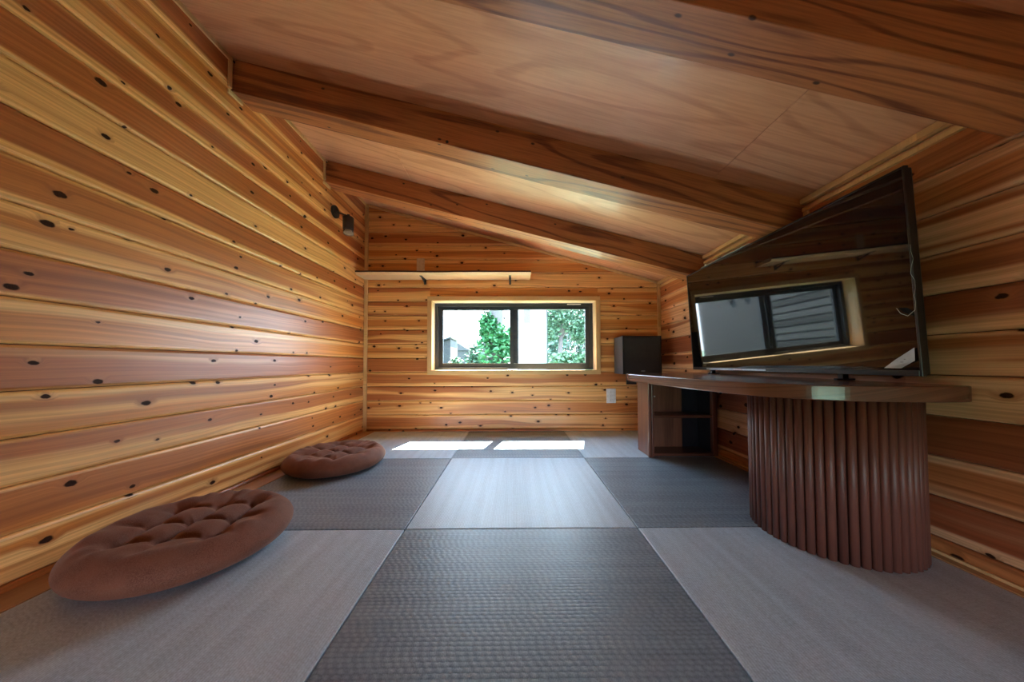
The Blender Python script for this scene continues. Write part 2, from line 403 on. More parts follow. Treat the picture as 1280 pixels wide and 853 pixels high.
# window opening numbers
WX0, WX1, WZ0, WZ1 = -0.737, 0.748, 0.547, 1.176     # inner edge of casing
CW = 0.034
wb = struct_empty('wall_back', 'gable wall of knotty cedar planks around the window')
hx0, hx1, hz0, hz1 = WX0 - 0.02, WX1 + 0.02, WZ0 - 0.02, WZ1 + 0.02
def back_box(x0, x1, z0, z1, clip=False):
    box('backing', (x0, YB + BT + 0.001, z0), (x1, YB + 0.14, z1), 'dark_hole', wb)
back_box(XL - 0.1, XR + 0.1, -0.06, hz0); back_box(XL - 0.1, hx0, hz0, hz1); back_box(hx1, XR + 0.1, hz0, hz1)
back_box(XL - 0.1, XR + 0.1, hz1, 1.43)
prism_pts = None
v = [(XL - 0.1, YB + BT + 0.001, 1.43), (XR + 0.1, YB + BT + 0.001, 1.43), (XL - 0.1, YB + BT + 0.001, 2.2)]
v += [(a, YB + 0.14, c) for a, b, c in v]
link('backing', me_from('backing', v, [(0, 1, 2), (5, 4, 3), (0, 3, 4, 1), (1, 4, 5, 2), (2, 5, 3, 0)]), 'dark_hole', wb)
for k in range(-1, 17):
    z = JOINT + PITCH * k; H = PITCH
    if k == -1: z = -0.03; H = 0.048
    top = z + H
    # x where the ceiling meets the lower edge
    xe = min(XR, XL + (2.07 + 0.012 - z) / 0.268)
    clip = ceil_z(XR) < top
    if xe <= XL + 0.02: continue
    if top > hz0 + 0.005 and z < hz1 - 0.005:
        if top - hz0 < 0.03 or hz1 - z < 0.03:
            pass
        zz0, zz1 = z, top
        plank('back', (XL, YB, z), hx0 - XL, H, wb, False); plank('back', (hx1, YB, z), XR - hx1, H, wb, clip)
        if z < hz0: plank('back', (hx0, YB, z), hx1 - hx0, hz0 - z, wb)
        if top > hz1: plank('back', (hx0, YB, hz1), hx1 - hx0, top - hz1, wb)
    else:
        plank('back', (XL, YB, z), xe - XL, H, wb, clip)

# rear wall behind the viewpoint: knee wall, side piers and header round a wide low opening added for fill light
wf = struct_empty('wall_front', 'wall behind the viewpoint with a wide opening added for fill light')
OX0, OX1, OZ0, OZ1 = -0.6, 0.9, 0.02, 0.38
def front_planks(x0, x1, z0, z1):
    z = z0
    while z < z1 - 0.01:
        h_ = min(PITCH, z1 - z); plank('front', (x1, YF, z), x1 - x0, h_, wf); z += PITCH
    box('backing', (x0, YF - 0.12, z0), (x1, YF - BT - 0.001, z1), 'dark_hole', wf)
front_planks(XL, XR, -0.03, OZ0); front_planks(XL, OX0, OZ0, OZ1); front_planks(OX1, XR, OZ0, OZ1); front_planks(XL, XR, OZ1, 1.40)
v = [(XL - 0.1, YF - 0.001, 1.395), (XR + 0.1, YF - 0.001, 1.395), (XR + 0.1, YF - 0.001, 1.40), (XL - 0.1, YF - 0.001, 2.15)]
v += [(a, YF - 0.12, c) for a, b, c in v]
link('header', me_from('header', v, [(0, 1, 2, 3), (7, 6, 5, 4), (0, 4, 5, 1), (1, 5, 6, 2), (2, 6, 7, 3), (3, 7, 4, 0)]), 'casing', wf)

# floor slab and edge boards
fl = box('floor', (XL - 0.1, YF - 0.12, -0.10), (XR + 0.1, YB + 0.14, -0.031), 'casing'); fl['kind'] = 'structure'
tag(box('trim_1', (XL + 0.0005, YF, -0.030), (MA - MW - 0.001, YB - 0.0005, 0.0), 'floorboard', None, 0.001), 'flat wooden edge board between the left wall and the tatami', kind='structure')
tag(box('trim_2', (MA + 2 * MW + 0.001, YF, -0.030), (XR - 0.0005, YB - 0.0005, 0.002), 'floorboard', None, 0.001), 'narrow wooden edge board between the tatami and the right wall', kind='structure')
tag(box('baseboard_right', (XR - 0.010, 0.2, 0.0025), (XR - 0.0003, YB - 0.02, 0.012), 'trim', None, 0.001), 'thin pale bead along the foot of the right wall', kind='structure')

# ------------------------------------------------------------------ ceiling and beams
SL = math.atan(0.268)
def sloped(name, x0, x1, y0, y1, d0, d1, mat, parent=None, skew=0.0, bev=0.0, local=True):
    """slab under the roof line: d0,d1 = vertical offsets of top and bottom from the ceiling plane; local x runs down the slope"""
    L = (x1 - x0) / math.cos(SL)
    bm = bmesh.new(); bmesh.ops.create_cube(bm, size=1)
    W_ = y1 - y0; T = (d0 - d1) * math.cos(SL)
    for v in bm.verts: v.co = Vector((v.co.x * L, v.co.y * W_, v.co.z * T))
    if bev: bmesh.ops.bevel(bm, geom=bm.edges[:], offset=bev, segments=2, profile=0.5, affect='EDGES')
    me = bpy.data.meshes.new(name); bm.to_mesh(me); bm.free()
    o = link(name, me, mat, parent)
    xc = (x0 + x1) / 2
    o.location = (xc, (y0 + y1) / 2, ceil_z(xc) + (d0 + d1) / 2)
    o.rotation_euler = Matrix.Rotation(-skew, 3, 'Z').to_4x4().to_3x3().__matmul__(Matrix.Rotation(SL, 3, 'Y')).to_euler()
    return o
ce = struct_empty('ceiling', 'sloping ceiling of reddish plywood sheets between the beams')
roof = sloped('roof_deck', XL - 0.25, XR + 0.25, YF - 0.2, YB + 0.16, 0.14, 0.013, 'dark_hole', ce)
seam = 0.935
bays = [(-1.39, -0.70), (-0.70, 0.035), (0.035, 0.765), (0.765, 1.49), (1.49, 2.22), (2.22, YB - 0.002)]
for i, (y0, y1) in enumerate(bays):
    sx = seam if i % 2 else 0.0
    if i in (3, 4): sx = 0.93 if i == 3 else -0.72
    for a_, b_ in ((XL + 0.001, sx - 0.0008), (sx + 0.0008, XR - 0.001)):
        if b_ - a_ > 0.05: sloped('ceiling_panel', a_, b_, y0 + 0.0006, y1 - 0.0006, 0.012, 0.0, 'ply', ce, bev=0.001)
SK = 0.0238
beam_y = [-0.70 , 0.035, 0.765, 1.482, 2.215]
labels = ['fir ceiling beam behind the viewpoint', 'fir ceiling beam just overhead', 'nearest visible fir beam crossing the top right corner',
          'middle dark fir beam with cathedral grain crossing above the room', 'far fir beam nearest the gable wall']
beams = []
for y_, lb in zip(beam_y, labels):
    b_ = sloped('ceiling_beam', XL + 0.002, XR - 0.002, y_ - 0.062, y_ + 0.062, 0.0, -0.158, 'beam', None, SK, bev=0.003)
    tag(b_, lb, None, None, 'structure'); beams.append(b_)
def on_beam(px, y, dz): return Vector((px, y, ceil_z(px) + dz))
for px_, yy_ in ((-0.31, 1.4265), (0.79, 1.4035)):
    c = cyl('bolt_hole', (px_, yy_ - 0.0015, ceil_z(px_) - 0.146), (px_, yy_ + 0.006, ceil_z(px_) - 0.146), 0.007, 'black', None, 16)
    mw = c.matrix_basis.copy(); c.parent = beams[3]; c.matrix_parent_inverse = (Matrix.Translation(beams[3].location) @ beams[3].rotation_euler.to_matrix().to_4x4()).inverted()

# trims where walls meet ceiling and beams
def strip(name, lo, hi, parent, mat='trim', bev=0.0015): return box(name, lo, hi, mat, parent, bev)
ys = [-1.39] + [b for b in beam_y] + [YB]
for i in range(1, len(ys) - 0):
    ya = ys[i - 1] + (0.064 if i > 1 else 0); yb = ys[i] - (0.064 if i < len(ys) - 1 else 0.004)
    sl_ = SK * 1.33
    yaL, ybL = (ya + sl_ if i > 1 else ya), (yb + sl_ if i < len(ys) - 1 else yb)
    yaR, ybR = (ya - sl_ if i > 1 else ya), (yb - sl_ if i < len(ys) - 1 else yb)
    strip('cornice_strip', (XL + 0.0003, yaL, 2.043), (XL + 0.010, ybL, 2.0665), wl)
    strip('cornice_strip', (XR - 0.024, yaR, 1.326), (XR - 0.0003, ybR, 1.3500), wr)
    strip('cornice_strip', (XR - 0.016, yaR, 1.292), (XR - 0.0003, ybR, 1.310), wr)
    if i < len(ys) - 1:
        strip('beam_edge_strip', (XL + 0.0003, ybL - 0.018, 1.915), (XL + 0.010, ybL - 0.0005, 2.043), wl)
        strip('beam_edge_strip', (XL + 0.0003, ybL - 0.018, 1.885), (XL + 0.010, ybL + 0.06, 1.9045), wl)
        strip('beam_edge_strip', (XR - 0.012, ybR - 0.024, 1.20), (XR - 0.0003, ybR - 0.0005, 1.290), wr)
# back wall trims
strip('corner_strip', (XL + 0.0005, YB - 0.014, 0.0025), (XL + 0.030, YB - 0.0003, 2.05), wb)
strip('corner_strip', (XR - 0.028, YB - 0.014, 0.0025), (XR - 0.0005, YB - 0.0003, 1.345), wb)
sloped('slope_strip', XL + 0.032, XR - 0.03, YB - 0.014, YB - 0.0003, -0.004, -0.024, 'trim', wb, bev=0.0015)

# ------------------------------------------------------------------ window
win = struct_empty('window_1', 'dark framed horizontal sliding window in the gable wall')
def wbox(name, x0, x1, z0, z1, y0, y1, mat, parent=win, bev=0.0): return box(name, (x0, y0, z0), (x1, y1, z1), mat, parent, bev)
CT = 0.040
Yc0, Yc1 = YB - 0.014, YB + 0.012
wbox('casing', WX0 - CT, WX1 + CT, WZ1, WZ1 + CT, Yc0, Yc1, 'casing', bev=0.0015)
wbox('casing', WX0 - CT, WX1 + CT, WZ0 - CT, WZ0, Yc0, Yc1, 'casing', bev=0.0015)
wbox('casing', WX0 - CT, WX0, WZ0 + 0.0005, WZ1 - 0.0005, Yc0, Yc1, 'casing', bev=0.0015)
wbox('casing', WX1, WX1 + CT, WZ0 + 0.0005, WZ1 - 0.0005, Yc0, Yc1, 'casing', bev=0.0015)
YR = YB + 0.095     # front of the aluminium frame
wbox('reveal', WX0 - 0.018, WX0 - 0.0002, WZ0, WZ1, Yc1 + 0.0005, YR + 0.03, 'reveal')
wbox('reveal', WX1 + 0.0002, WX1 + 0.018, WZ0, WZ1, Yc1 + 0.0005, YR + 0.03, 'reveal')
wbox('reveal', WX0 - 0.018, WX1 + 0.018, WZ0 - 0.018, WZ0 - 0.0002, Yc1 + 0.0005, YR + 0.03, 'reveal')
wbox('reveal', WX0 - 0.018, WX1 + 0.018, WZ1 + 0.0002, WZ1 + 0.018, Yc1 + 0.0005, YR + 0.03, 'reveal')
fx0, fx1, fz0, fz1 = WX0 + 0.003, WX1 - 0.003, WZ0 + 0.003, WZ1 - 0.003
fw = 0.030
Yf0, Yf1 = YR, YR + 0.075
wbox('outer_frame', fx0, fx0 + fw, fz0, fz1, Yf0, Yf1, 'alu'); wbox('outer_frame', fx1 - fw, fx1, fz0, fz1, Yf0, Yf1, 'alu')
wbox('outer_frame', fx0 + fw, fx1 - fw, fz1 - 0.028, fz1, Yf0, Yf1, 'alu'); wbox('outer_frame', fx0 + fw, fx1 - fw, fz0, fz0 + 0.020, Yf0, Yf1, 'alu')
def sash(x0, x1, y0, left):
    z0, z1 = fz0 + 0.020, fz1 - 0.028
    s = empty('sash', (0, 0, 0), win)
    sw = 0.036
    fr = box('sash_rail', (x0, y0, z1 - 0.030), (x1, y0 + 0.024, z1), 'alu', s)
    box('sash_rail', (x0, y0, z0), (x1, y0 + 0.024, z0 + 0.036), 'alu', s)
    box('stile', (x0, y0, z0 + 0.036), (x0 + sw, y0 + 0.024, z1 - 0.030), 'alu', s)
    box('stile', (x1 - sw - (0.012 if left else 0), y0, z0 + 0.036), (x1, y0 + 0.024, z1 - 0.030), 'alu', s)
    box('glazing_bead', (x0 + sw, y0 + 0.004, z0 + 0.036), (x1 - sw, y0 + 0.012, z0 + 0.040), 'alu_edge', s)
    box('glazing_bead', (x1 - sw - (0.016 if left else 0.004), y0 + 0.004, z0 + 0.04), (x1 - sw - (0.012 if left else 0), y0 + 0.012, z1 - 0.03), 'alu_edge', s)
    box('pane', (x0 + sw, y0 + 0.010, z0 + 0.040), (x1 - sw, y0 + 0.014, z1 - 0.030), 'glass', s)
    return s
mid_ = 0.012
sash(fx0 + 0.030, mid_ + 0.036, Yf0 + 0.038, True)
sash(mid_ - 0.046, fx1 - 0.030, Yf0 + 0.008, False)
c = wbox('latch', mid_ - 0.040, mid_ - 0.020, 0.83, 0.90, Yf0 + 0.000, Yf0 + 0.008, 'black', bev=0.002)
c = wbox('maker_sticker', 0.505, 0.635, fz1 - 0.016, fz1 - 0.006, Yf0 - 0.0012, Yf0 - 0.0002, 'white_plastic')
# ------------------------------------------------------------------ tatami
names = {(0, 0): ('dark', 'tatami')}
rows = [(MB_ - MW, MB_), (MB_, MB_ + MW), (MB_ + MW, YB - 0.001)]
rown = ['front', 'middle', 'back']
lab = {
 (0, 0): 'pale tatami mat at the front left, under the nearer cushion', (1, 0): 'dark ribbed tatami mat in the centre of the foreground',
 (2, 0): 'pale tatami mat at the front right, beneath the fluted table base',
 (0, 1): 'dark ribbed tatami mat at left, under the farther cushion', (1, 1): 'pale tatami mat in the middle of the room',
 (2, 1): 'dark ribbed tatami mat at right, before the low open cabinet',
 (0, 2): 'pale tatami mat in the far left corner, partly sunlit', (1, 2): 'dark tatami mat below the window, crossed by the sun patches',
 (2, 2): 'pale tatami mat in the far right corner behind the cabinet'}
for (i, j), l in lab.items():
    dark = (i + j) % 2 == 1  # alternating tones stand in for sheen that changes with weave direction
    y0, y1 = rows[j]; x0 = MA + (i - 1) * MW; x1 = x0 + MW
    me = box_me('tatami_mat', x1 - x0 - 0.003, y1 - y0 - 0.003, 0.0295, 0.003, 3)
    o = link('tatami_mat', me, 'mat_sheen_dark' if dark else 'mat_sheen_pale', None, False)
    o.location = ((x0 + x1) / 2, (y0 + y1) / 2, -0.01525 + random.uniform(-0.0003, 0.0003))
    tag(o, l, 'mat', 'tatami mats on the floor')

# ------------------------------------------------------------------ cushions
def cushion(loc, rot, label, seedv, flat=1.0):
    """round tufted floor cushion, nine buttons joined by creases"""
    Rr, Hh = 0.266, 0.052
    NA, NR = 144, 46
    rad = []
    verts, faces = [], []
    p = 0.112
    btn = [(a * p, b * p) for a in (-1, 0, 1) for b in (-1, 0, 1)]
    rng = random.Random(seedv)
    btn = [(a + rng.uniform(-.006, .006), b + rng.uniform(-.006, .006)) for a, b in btn]
    segs = []
    for ia in range(3):
        for ib in range(3):
            k = ia * 3 + ib
            if ia < 2: segs.append((btn[k], btn[k + 3], 0.5))
            if ib < 2: segs.append((btn[k], btn[k + 1], 1.0))
    for k in range(9):
        if k == 4: continue
        bx, by = btn[k]; a = math.atan2(by, bx); rr_ = math.hypot(bx, by)
        segs.append((btn[k], (math.cos(a) * (0.240), math.sin(a) * (0.240)), 0.8))
    def dseg(px, py, s):
        (ax, ay), (bx, by), w_ = s
        dx, dy = bx - ax, by - ay; L2 = dx * dx + dy * dy
        t = max(0, min(1, ((px - ax) * dx + (py - ay) * dy) / L2))
        return math.hypot(px - ax - dx * t, py - ay - dy * t), w_, t
    def top(x, y):
        r = math.hypot(x, y) / Rr
        base = Hh * (max(0, 1 - r ** 4.5)) ** 0.5
        puff = 0.013 * math.exp(-((r - 0.82) / 0.13) ** 2)
        h_ = base + puff * (1 if r < 0.97 else max(0, (1 - r) / 0.03))
        cut = 0
        for s in segs:
            d, w_, t = dseg(x, y, s)
            fade = 1.0
            if s[2] == 0.8: fade = (1 - t) ** 1.2
            cut = max(cut, w_ * fade * 0.040 * math.exp(-(d / 0.016)))
        for bx, by in btn:
            d = math.hypot(x - bx, y - by); cut = max(cut, 0.052 * math.exp(-(d / 0.022) ** 1.1))
        n_ = noise.noise(Vector((x * 14 + seedv, y * 14, 0))) * 0.0035 + noise.noise(Vector((x * 40, y * 40, seedv))) * 0.0012
        # wrinkles round the shoulder
        a = math.atan2(y, x)
        n_ += 0.0068 * math.exp(-((r - 0.80) / 0.12) ** 2) * math.sin(a * 19 + 4 * math.sin(a * 2 + seedv)) * (0.4 + 0.6 * math.sin(a * 3 + seedv))
        return h_ - cut + n_ * (1 - r ** 6)
    verts.append((0, 0, top(0, 0)))
    for i in range(1, NR + 1):
        t = i / NR; r = Rr * math.sin(t * PI / 2) ** 0.9
        if i == NR: r = Rr
        for k in range(NA):
            a = 2 * PI * k / NA
            wob = 1 + 0.012 * math.sin(2 * a + seedv) + 0.010 * noise.noise(Vector((math.cos(a) * 1.5, math.sin(a) * 1.5, seedv)))
            x, y = r * math.cos(a), r * math.sin(a)
            verts.append((x * wob, y * wob, top(x, y)))
    NB = 14
    for i in range(1, NB + 1):
        t = i / NB; r = Rr * math.cos(t * PI / 2) ** 0.30 if i < NB else 0.02
        for k in range(NA):
            a = 2 * PI * k / NA
            wob = 1 + 0.012 * math.sin(2 * a + seedv) + 0.010 * noise.noise(Vector((math.cos(a) * 1.5, math.sin(a) * 1.5, seedv)))
            rr_ = r / Rr
            z = -Hh * (max(0, 1 - rr_ ** 9)) ** 0.55
            verts.append((r * math.cos(a) * wob, r * math.sin(a) * wob, max(z, -Hh + 0.001)))
    for k in range(NA): faces.append((0, 1 + k, 1 + (k + 1) % NA))
    for i in range(NR + NB - 1):
        for k in range(NA):
            a = 1 + i * NA + k; b = 1 + i * NA + (k + 1) % NA
            faces.append((a, a + NA, b + NA, b))
    last = 1 + (NR + NB - 1) * NA
    faces.append(tuple(last + k for k in reversed(range(NA))))
    zmin = min(v[2] for v in verts)
    verts = [(x, y, (z - zmin) * flat) for x, y, z in verts]
    root = empty('floor_cushion', loc); root.rotation_euler = (0, 0, rot)
    tag(root, label, 'cushion', 'round brown cushions along the left wall')
    c = link('cushion_body', me_from('cushion_body', verts, faces), 'fabric', root, True)
    bm = bmesh.new(); bmesh.ops.create_uvsphere(bm, u_segments=14, v_segments=8, radius=0.009)
    for v in bm.verts: v.co.z *= 0.45
    bme = bpy.data.meshes.new('button'); bm.to_mesh(bme); bm.free()
    for bx, by in btn:
        b = link('button', bme, 'fabric', root, True); b.location = (bx, by, (top(bx, by) - zmin) * flat + 0.001)
    return root
cushion((-1.046, 1.034, 0.0005), math.radians(12), 'nearer round brown tufted floor cushion, larger in view, by the left wall', 3)
cushion((-1.052, 1.862, 0.0005), math.radians(-20), 'farther round brown tufted floor cushion, on the dark mat by the left wall', 11, 0.95)

# ------------------------------------------------------------------ long table with fluted drum
TZ0, TZ1 = 0.488, 0.534
def smooth_poly(ctrl, n=8):
    pts = []
    m = len(ctrl)
    for i in range(m - 1):
        p0 = ctrl[max(i - 1, 0)]; p1 = ctrl[i]; p2 = ctrl[i + 1]; p3 = ctrl[min(i + 2, m - 1)]
        for k in range(n):
            t = k / n
            pts.append(tuple(0.5 * ((2 * p1[c]) + (-p0[c] + p2[c]) * t + (2 * p0[c] - 5 * p1[c] + 4 * p2[c] - p3[c]) * t * t + (-p0[c] + 3 * p1[c] - 3 * p2[c] + p3[c]) * t ** 3) for c in (0, 1)))
    pts.append(ctrl[-1]); return pts
table = empty('low_table', (1.06, 1.3, 0))
tag(table, 'long dark walnut low table with rounded end on a fluted drum base', 'table')
front = smooth_poly([(0.740, 1.985), (0.768, 1.55), (0.782, 1.30), (0.815, 1.10), (0.885, 0.970), (0.965, 0.910), (1.06, 0.880), (1.16, 0.868), (1.25, 0.866), (1.305, 0.873), (1.332, 0.892)])
outline = [(1.333, 0.92), (1.333, 2.20), (0.806, 2.20), (0.744, 2.000)] + front
outline = [(x - 1.06, y - 1.3) for x, y in outline]
tt = prism('tabletop', [(-(-y), x) for x, y in [(p[0], p[1]) for p in outline]], TZ0, TZ1, 'walnut_top', table, 0.003, 2)
# mesh was written with its length along local x so that the grain runs along the table
tt.data.transform(Matrix.Scale(-1, 4, Vector((0, 1, 0)))); tt.data.flip_normals(); tt.rotation_euler = (0, 0, PI / 2)
DX, DY, DR = 1.116, 1.106, 0.2115
drum = cyl('drum_base', (DX, DY, 0.0005), (DX, DY, TZ0 - 0.0005), DR - 0.008, 'slat', table, 72)
NS = 56
sw = 2 * PI * DR / NS
prof = []
for k in range(9):
    a = PI * k / 8; prof.append((math.cos(a) * sw * 0.46, math.sin(a) * sw * 0.42))
prof = [(sw * 0.46, -0.007)] + prof + [(-sw * 0.46, -0.007)]
Ls = TZ0 - 0.001
v = [(0, a, b) for a, b in prof] + [(Ls, a, b) for a, b in prof]
n = len(prof)
f = [(i, (i + 1) % n, n + (i + 1) % n, n + i) for i in range(n)] + [tuple(reversed(range(n))), tuple(range(n, 2 * n))]
sme = me_from('slat', v, f)
bm = bmesh.new(); bm.from_mesh(sme); bmesh.ops.recalc_face_normals(bm, faces=bm.faces[:]); bm.to_mesh(sme); bm.free()
for p_ in sme.polygons: p_.use_smooth = len(p_.vertices) == 4
sme.materials.append(MAT['slat'])
bpy.context.view_layer.update()
for k in range(NS):
    a = 2 * PI * (k + 0.35) / NS
    o = link('slat', sme, None, drum)
    c_ = Vector((math.cos(a), math.sin(a), 0)); t_ = Vector((-math.sin(a), math.cos(a), 0))
    m = Matrix((Vector((0, 0, 1)), t_, c_)).transposed()
    m4 = m.to_4x4(); m4.translation = Vector((DX, DY, 0.0005)) + c_ * DR
    o.matrix_world = m4

# ------------------------------------------------------------------ low open cabinet
cb = empty('open_cabinet', (1.10, 2.08, 0))
tag(cb, 'low walnut open cabinet with one shelf under the far end of the table', 'cabinet')
cx0, cx1, cy0, cy1, cz1 = 0.872, 1.322, 2.000, 2.175, TZ0 - 0.001
box('side_panel', (cx0, cy0 + 0.003, 0.0), (cx0 + 0.022, cy1, cz1), 'walnut', cb, 0.002, long_axis=2)
box('side_panel', (cx1 - 0.030, cy0 + 0.003, 0.003), (cx1, cy1, cz1), 'walnut', cb, 0.002, long_axis=2)
box('front_post', (cx0 - 0.006, cy0 - 0.012, 0.0), (cx0 + 0.014, cy0 + 0.002, cz1), 'walnut', cb, 0.004, 3, long_axis=2)
box('front_post', (cx0 + 0.017, cy0 - 0.010, 0.0), (cx0 + 0.032, cy0 + 0.002, cz1), 'walnut', cb, 0.003, 3, long_axis=2)
box('bottom_board', (cx0 + 0.0225, cy0 + 0.006, 0.003), (cx1 - 0.0305, cy1 - 0.012, 0.022), 'walnut', cb, 0.001)
box('top_board', (cx0 + 0.0225, cy0 + 0.006, cz1 - 0.018), (cx1 - 0.0305, cy1 - 0.012, cz1), 'walnut', cb, 0.001)
box('shelf', (cx0 + 0.0225, cy0 + 0.006, 0.247), (cx1 - 0.0305, cy1 - 0.012, 0.265), 'walnut', cb, 0.001)
box('back_panel', (cx0 + 0.0225, cy1 - 0.0115, 0.003), (1.178, cy1 - 0.001, cz1), 'walnut_lit', cb, long_axis=2)
o = box('back_panel', (1.180, cy1 - 0.0115, 0.003), (cx1 - 0.0305, cy1 - 0.003, cz1), 'panel_black', cb, long_axis=2); o['label'] = 'black panel at the right of the cabinet back'
o = box('inner_lining', (cx1 - 0.0345, cy0 + 0.03, 0.0225), (cx1 - 0.0302, cy1 - 0.012, cz1 - 0.019), 'panel_black', cb)
cyl('shelf_pin', (0.985, cy1 - 0.012, 0.372), (0.985, cy1 - 0.020, 0.372), 0.0045, 'white_plastic', cb, 12)

# ------------------------------------------------------------------ speaker
spk = empty('bookshelf_speaker', (1.065, 2.66, 0.514))
tag(spk, 'black box speaker with dark cloth grille in the far right corner beyond the table', 'speaker')
sx0, sx1, sy0, sy1, sz0, sz1 = 0.905, 1.225, 2.545, 2.770, 0.514, 0.832
bm_ = box('speaker_cabinet', (sx0, sy0 + 0.012, sz0), (sx1, sy1, sz1), 'speaker_side', spk, 0.002)
def frame4(name, x0, x1, z0, z1, w_, y0, y1, mat, par):
    bm = bmesh.new()
    o_ = [(x0, z0), (x1, z0), (x1, z1), (x0, z1)]; i_ = [(x0 + w_, z0 + w_), (x1 - w_, z0 + w_), (x1 - w_, z1 - w_), (x0 + w_, z1 - w_)]
    V = [[bm.verts.new((a, y, b)) for a, b in L] for y in (y0, y1) for L in (o_, i_)]
    for k in range(4):
        j = (k + 1) % 4
        bm.faces.new((V[0][k], V[0][j], V[1][j], V[1][k])); bm.faces.new((V[2][j], V[2][k], V[3][k], V[3][j]))
        bm.faces.new((V[0][j], V[0][k], V[2][k], V[2][j])); bm.faces.new((V[1][k], V[1][j], V[3][j], V[3][k]))
    bmesh.ops.recalc_face_normals(bm, faces=bm.faces[:])
    me = bpy.data.meshes.new(name); bm.to_mesh(me); bm.free()
    o = link(name, me, mat, par); o.location = -parent_loc(par); return o
frame4('front_frame', sx0, sx1, sz0, sz1, 0.010, sy0, sy0 + 0.0118, 'speaker_edge', spk)
box('grille', (sx0 + 0.0105, sy0 + 0.003, sz0 + 0.0105), (sx1 - 0.0105, sy0 + 0.0115, sz1 - 0.0105), 'grille', spk, 0.0015)
box('maker_mark', (1.055, sy0 + 0.0015, sz0 + 0.024), (1.087, sy0 + 0.0028, sz0 + 0.030), 'mark', spk)

box('wall_bracket', (1.02, sy0 + 0.05, sz0 - 0.012), (1.11, YB - 0.001, sz0 - 0.0005), 'black', spk)
box('wall_bracket', (1.02, YB - 0.008, sz0 - 0.10), (1.11, YB - 0.0005, sz0 - 0.0125), 'black', spk)

# ------------------------------------------------------------------ television
# the set leans very slightly, seen from the wall side; its plane was solved from the reflection of the window
tv = empty('television', (1.235, 1.515, TZ1))
tag(tv, 'large flat black television standing on the table against the right wall', 'television')
tv.rotation_euler = (0, -0.0546, 0)
TW, TH = 1.19, 0.648     # width (y), height
Z0 = 0.026
def tbox(name, x0, x1, y0, y1, z0, z1, mat, bev=0.0, seg=1, par=None):
    """in television space: x = depth (screen at 0, back positive), y = along the wall"""
    s = (x1 - x0, y1 - y0, z1 - z0); me = box_me(name, *s, bev, seg)
    o = link(name, me, mat, par or tv); o.location = ((x0 + x1) / 2, (y0 + y1) / 2, (z0 + z1) / 2); return o
hw = TW / 2
tbox('screen', 0.0, 0.006, -hw + 0.007, hw - 0.007, Z0 + 0.018, Z0 + TH - 0.007, 'screen')
tbox('bezel', -0.002, 0.012, -hw, -hw + 0.0065, Z0, Z0 + TH, 'tv_body', 0.001)
tbox('bezel', -0.002, 0.012, hw - 0.0065, hw, Z0, Z0 + TH, 'tv_body', 0.001)
tbox('bezel', -0.002, 0.012, -hw + 0.007, hw - 0.007, Z0 + TH - 0.0065, Z0 + TH, 'tv_body', 0.001)
tbox('bezel', -0.003, 0.012, -hw + 0.007, hw - 0.007, Z0, Z0 + 0.0175, 'tv_body', 0.001)
tbox('back_housing', 0.0125, 0.030, -hw + 0.004, hw - 0.004, Z0 + 0.004, Z0 + TH - 0.004, 'tv_body', 0.004, 2)
tbox('rear_bulge', 0.0305, 0.052, -hw + 0.16, hw - 0.16, Z0 + 0.02, Z0 + 0.34, 'tv_body', 0.008, 2)
o = tbox('speaker_bar', -0.006, -0.0035, -0.02, 0.44, Z0 + 0.004, Z0 + 0.013, 'mark', 0.001); o['label'] = 'grey strip along the lower bezel'
for i_, (a_, w_) in enumerate(((-0.008, .007), (0.002, .006), (0.011, .008), (0.021, .005), (0.029, .008), (0.039, .007))):
    tbox('maker_mark', -0.0075, -0.0062, 0.19 - a_ - w_, 0.19 - a_, Z0 + 0.0055, Z0 + 0.0125, 'white_plastic')
for s_ in (-0.36, 0.40):
    me = box_me('foot', 0.07, 0.016, 0.008, 0.003, 2); o = link('foot', me, 'tv_body', tv); o.location = (0.012, s_, 0.0050); o.rotation_euler = (0, 0.0546, 0)
    tbox('foot_neck', -0.004, 0.020, s_ - 0.010, s_ + 0.010, 0.006, Z0 - 0.0002, 'tv_body', 0.002)
# sticker at the near lower corner, curling film at the near edge and along the far top edge
def ribbon(name, pts, width_vec, mat, par, thick=0.0006):
    n = len(pts); v, f = [], []
    for p in pts:
        v.append(Vector(p) - Vector(width_vec) / 2); v.append(Vector(p) + Vector(width_vec) / 2)
    for i in range(n - 1): f.append((2 * i, 2 * i + 1, 2 * i + 3, 2 * i + 2))
    o = link(name, me_from(name, v, f), mat, par, True)
    md = o.modifiers.new('thick', 'SOLIDIFY'); md.thickness = thick
    return o
def sticker():
    v = [(-0.0025, -0.500, Z0 + 0.024), (-0.0025, -0.545, Z0 + 0.024), (-0.006, -0.583, Z0 + 0.048), (-0.004, -0.583, Z0 + 0.088), (-0.0022, -0.560, Z0 + 0.072), (-0.0022, -0.530, Z0 + 0.050)]
    v += [(x - 0.0008, y, z) for x, y, z in v]; n = 6
    f = [tuple(range(n)), tuple(reversed(range(n, 2 * n)))] + [(i, (i + 1) % n, n + (i + 1) % n, n + i) for i in range(n)]
    o = link('sticker', me_from('sticker', v, f), 'paper', tv); o['label'] = 'crumpled silver sticker on the lower near corner'
    for a in range(4):
        tbox('sticker_print', -0.0046 - 0.0008 * a, -0.0040 - 0.0008 * a, -0.548 - 0.006 * a, -0.536 - 0.010 * a, Z0 + 0.034 + 0.009 * a, Z0 + 0.0355 + 0.009 * a, 'dark_hole', par=o)
sticker()
pts = [(-0.010 + 0.004 * math.sin(i * 1.3), -hw - 0.004 + 0.003 * math.sin(i * 2.1), Z0 + 0.40 - i * 0.022) for i in range(10)]
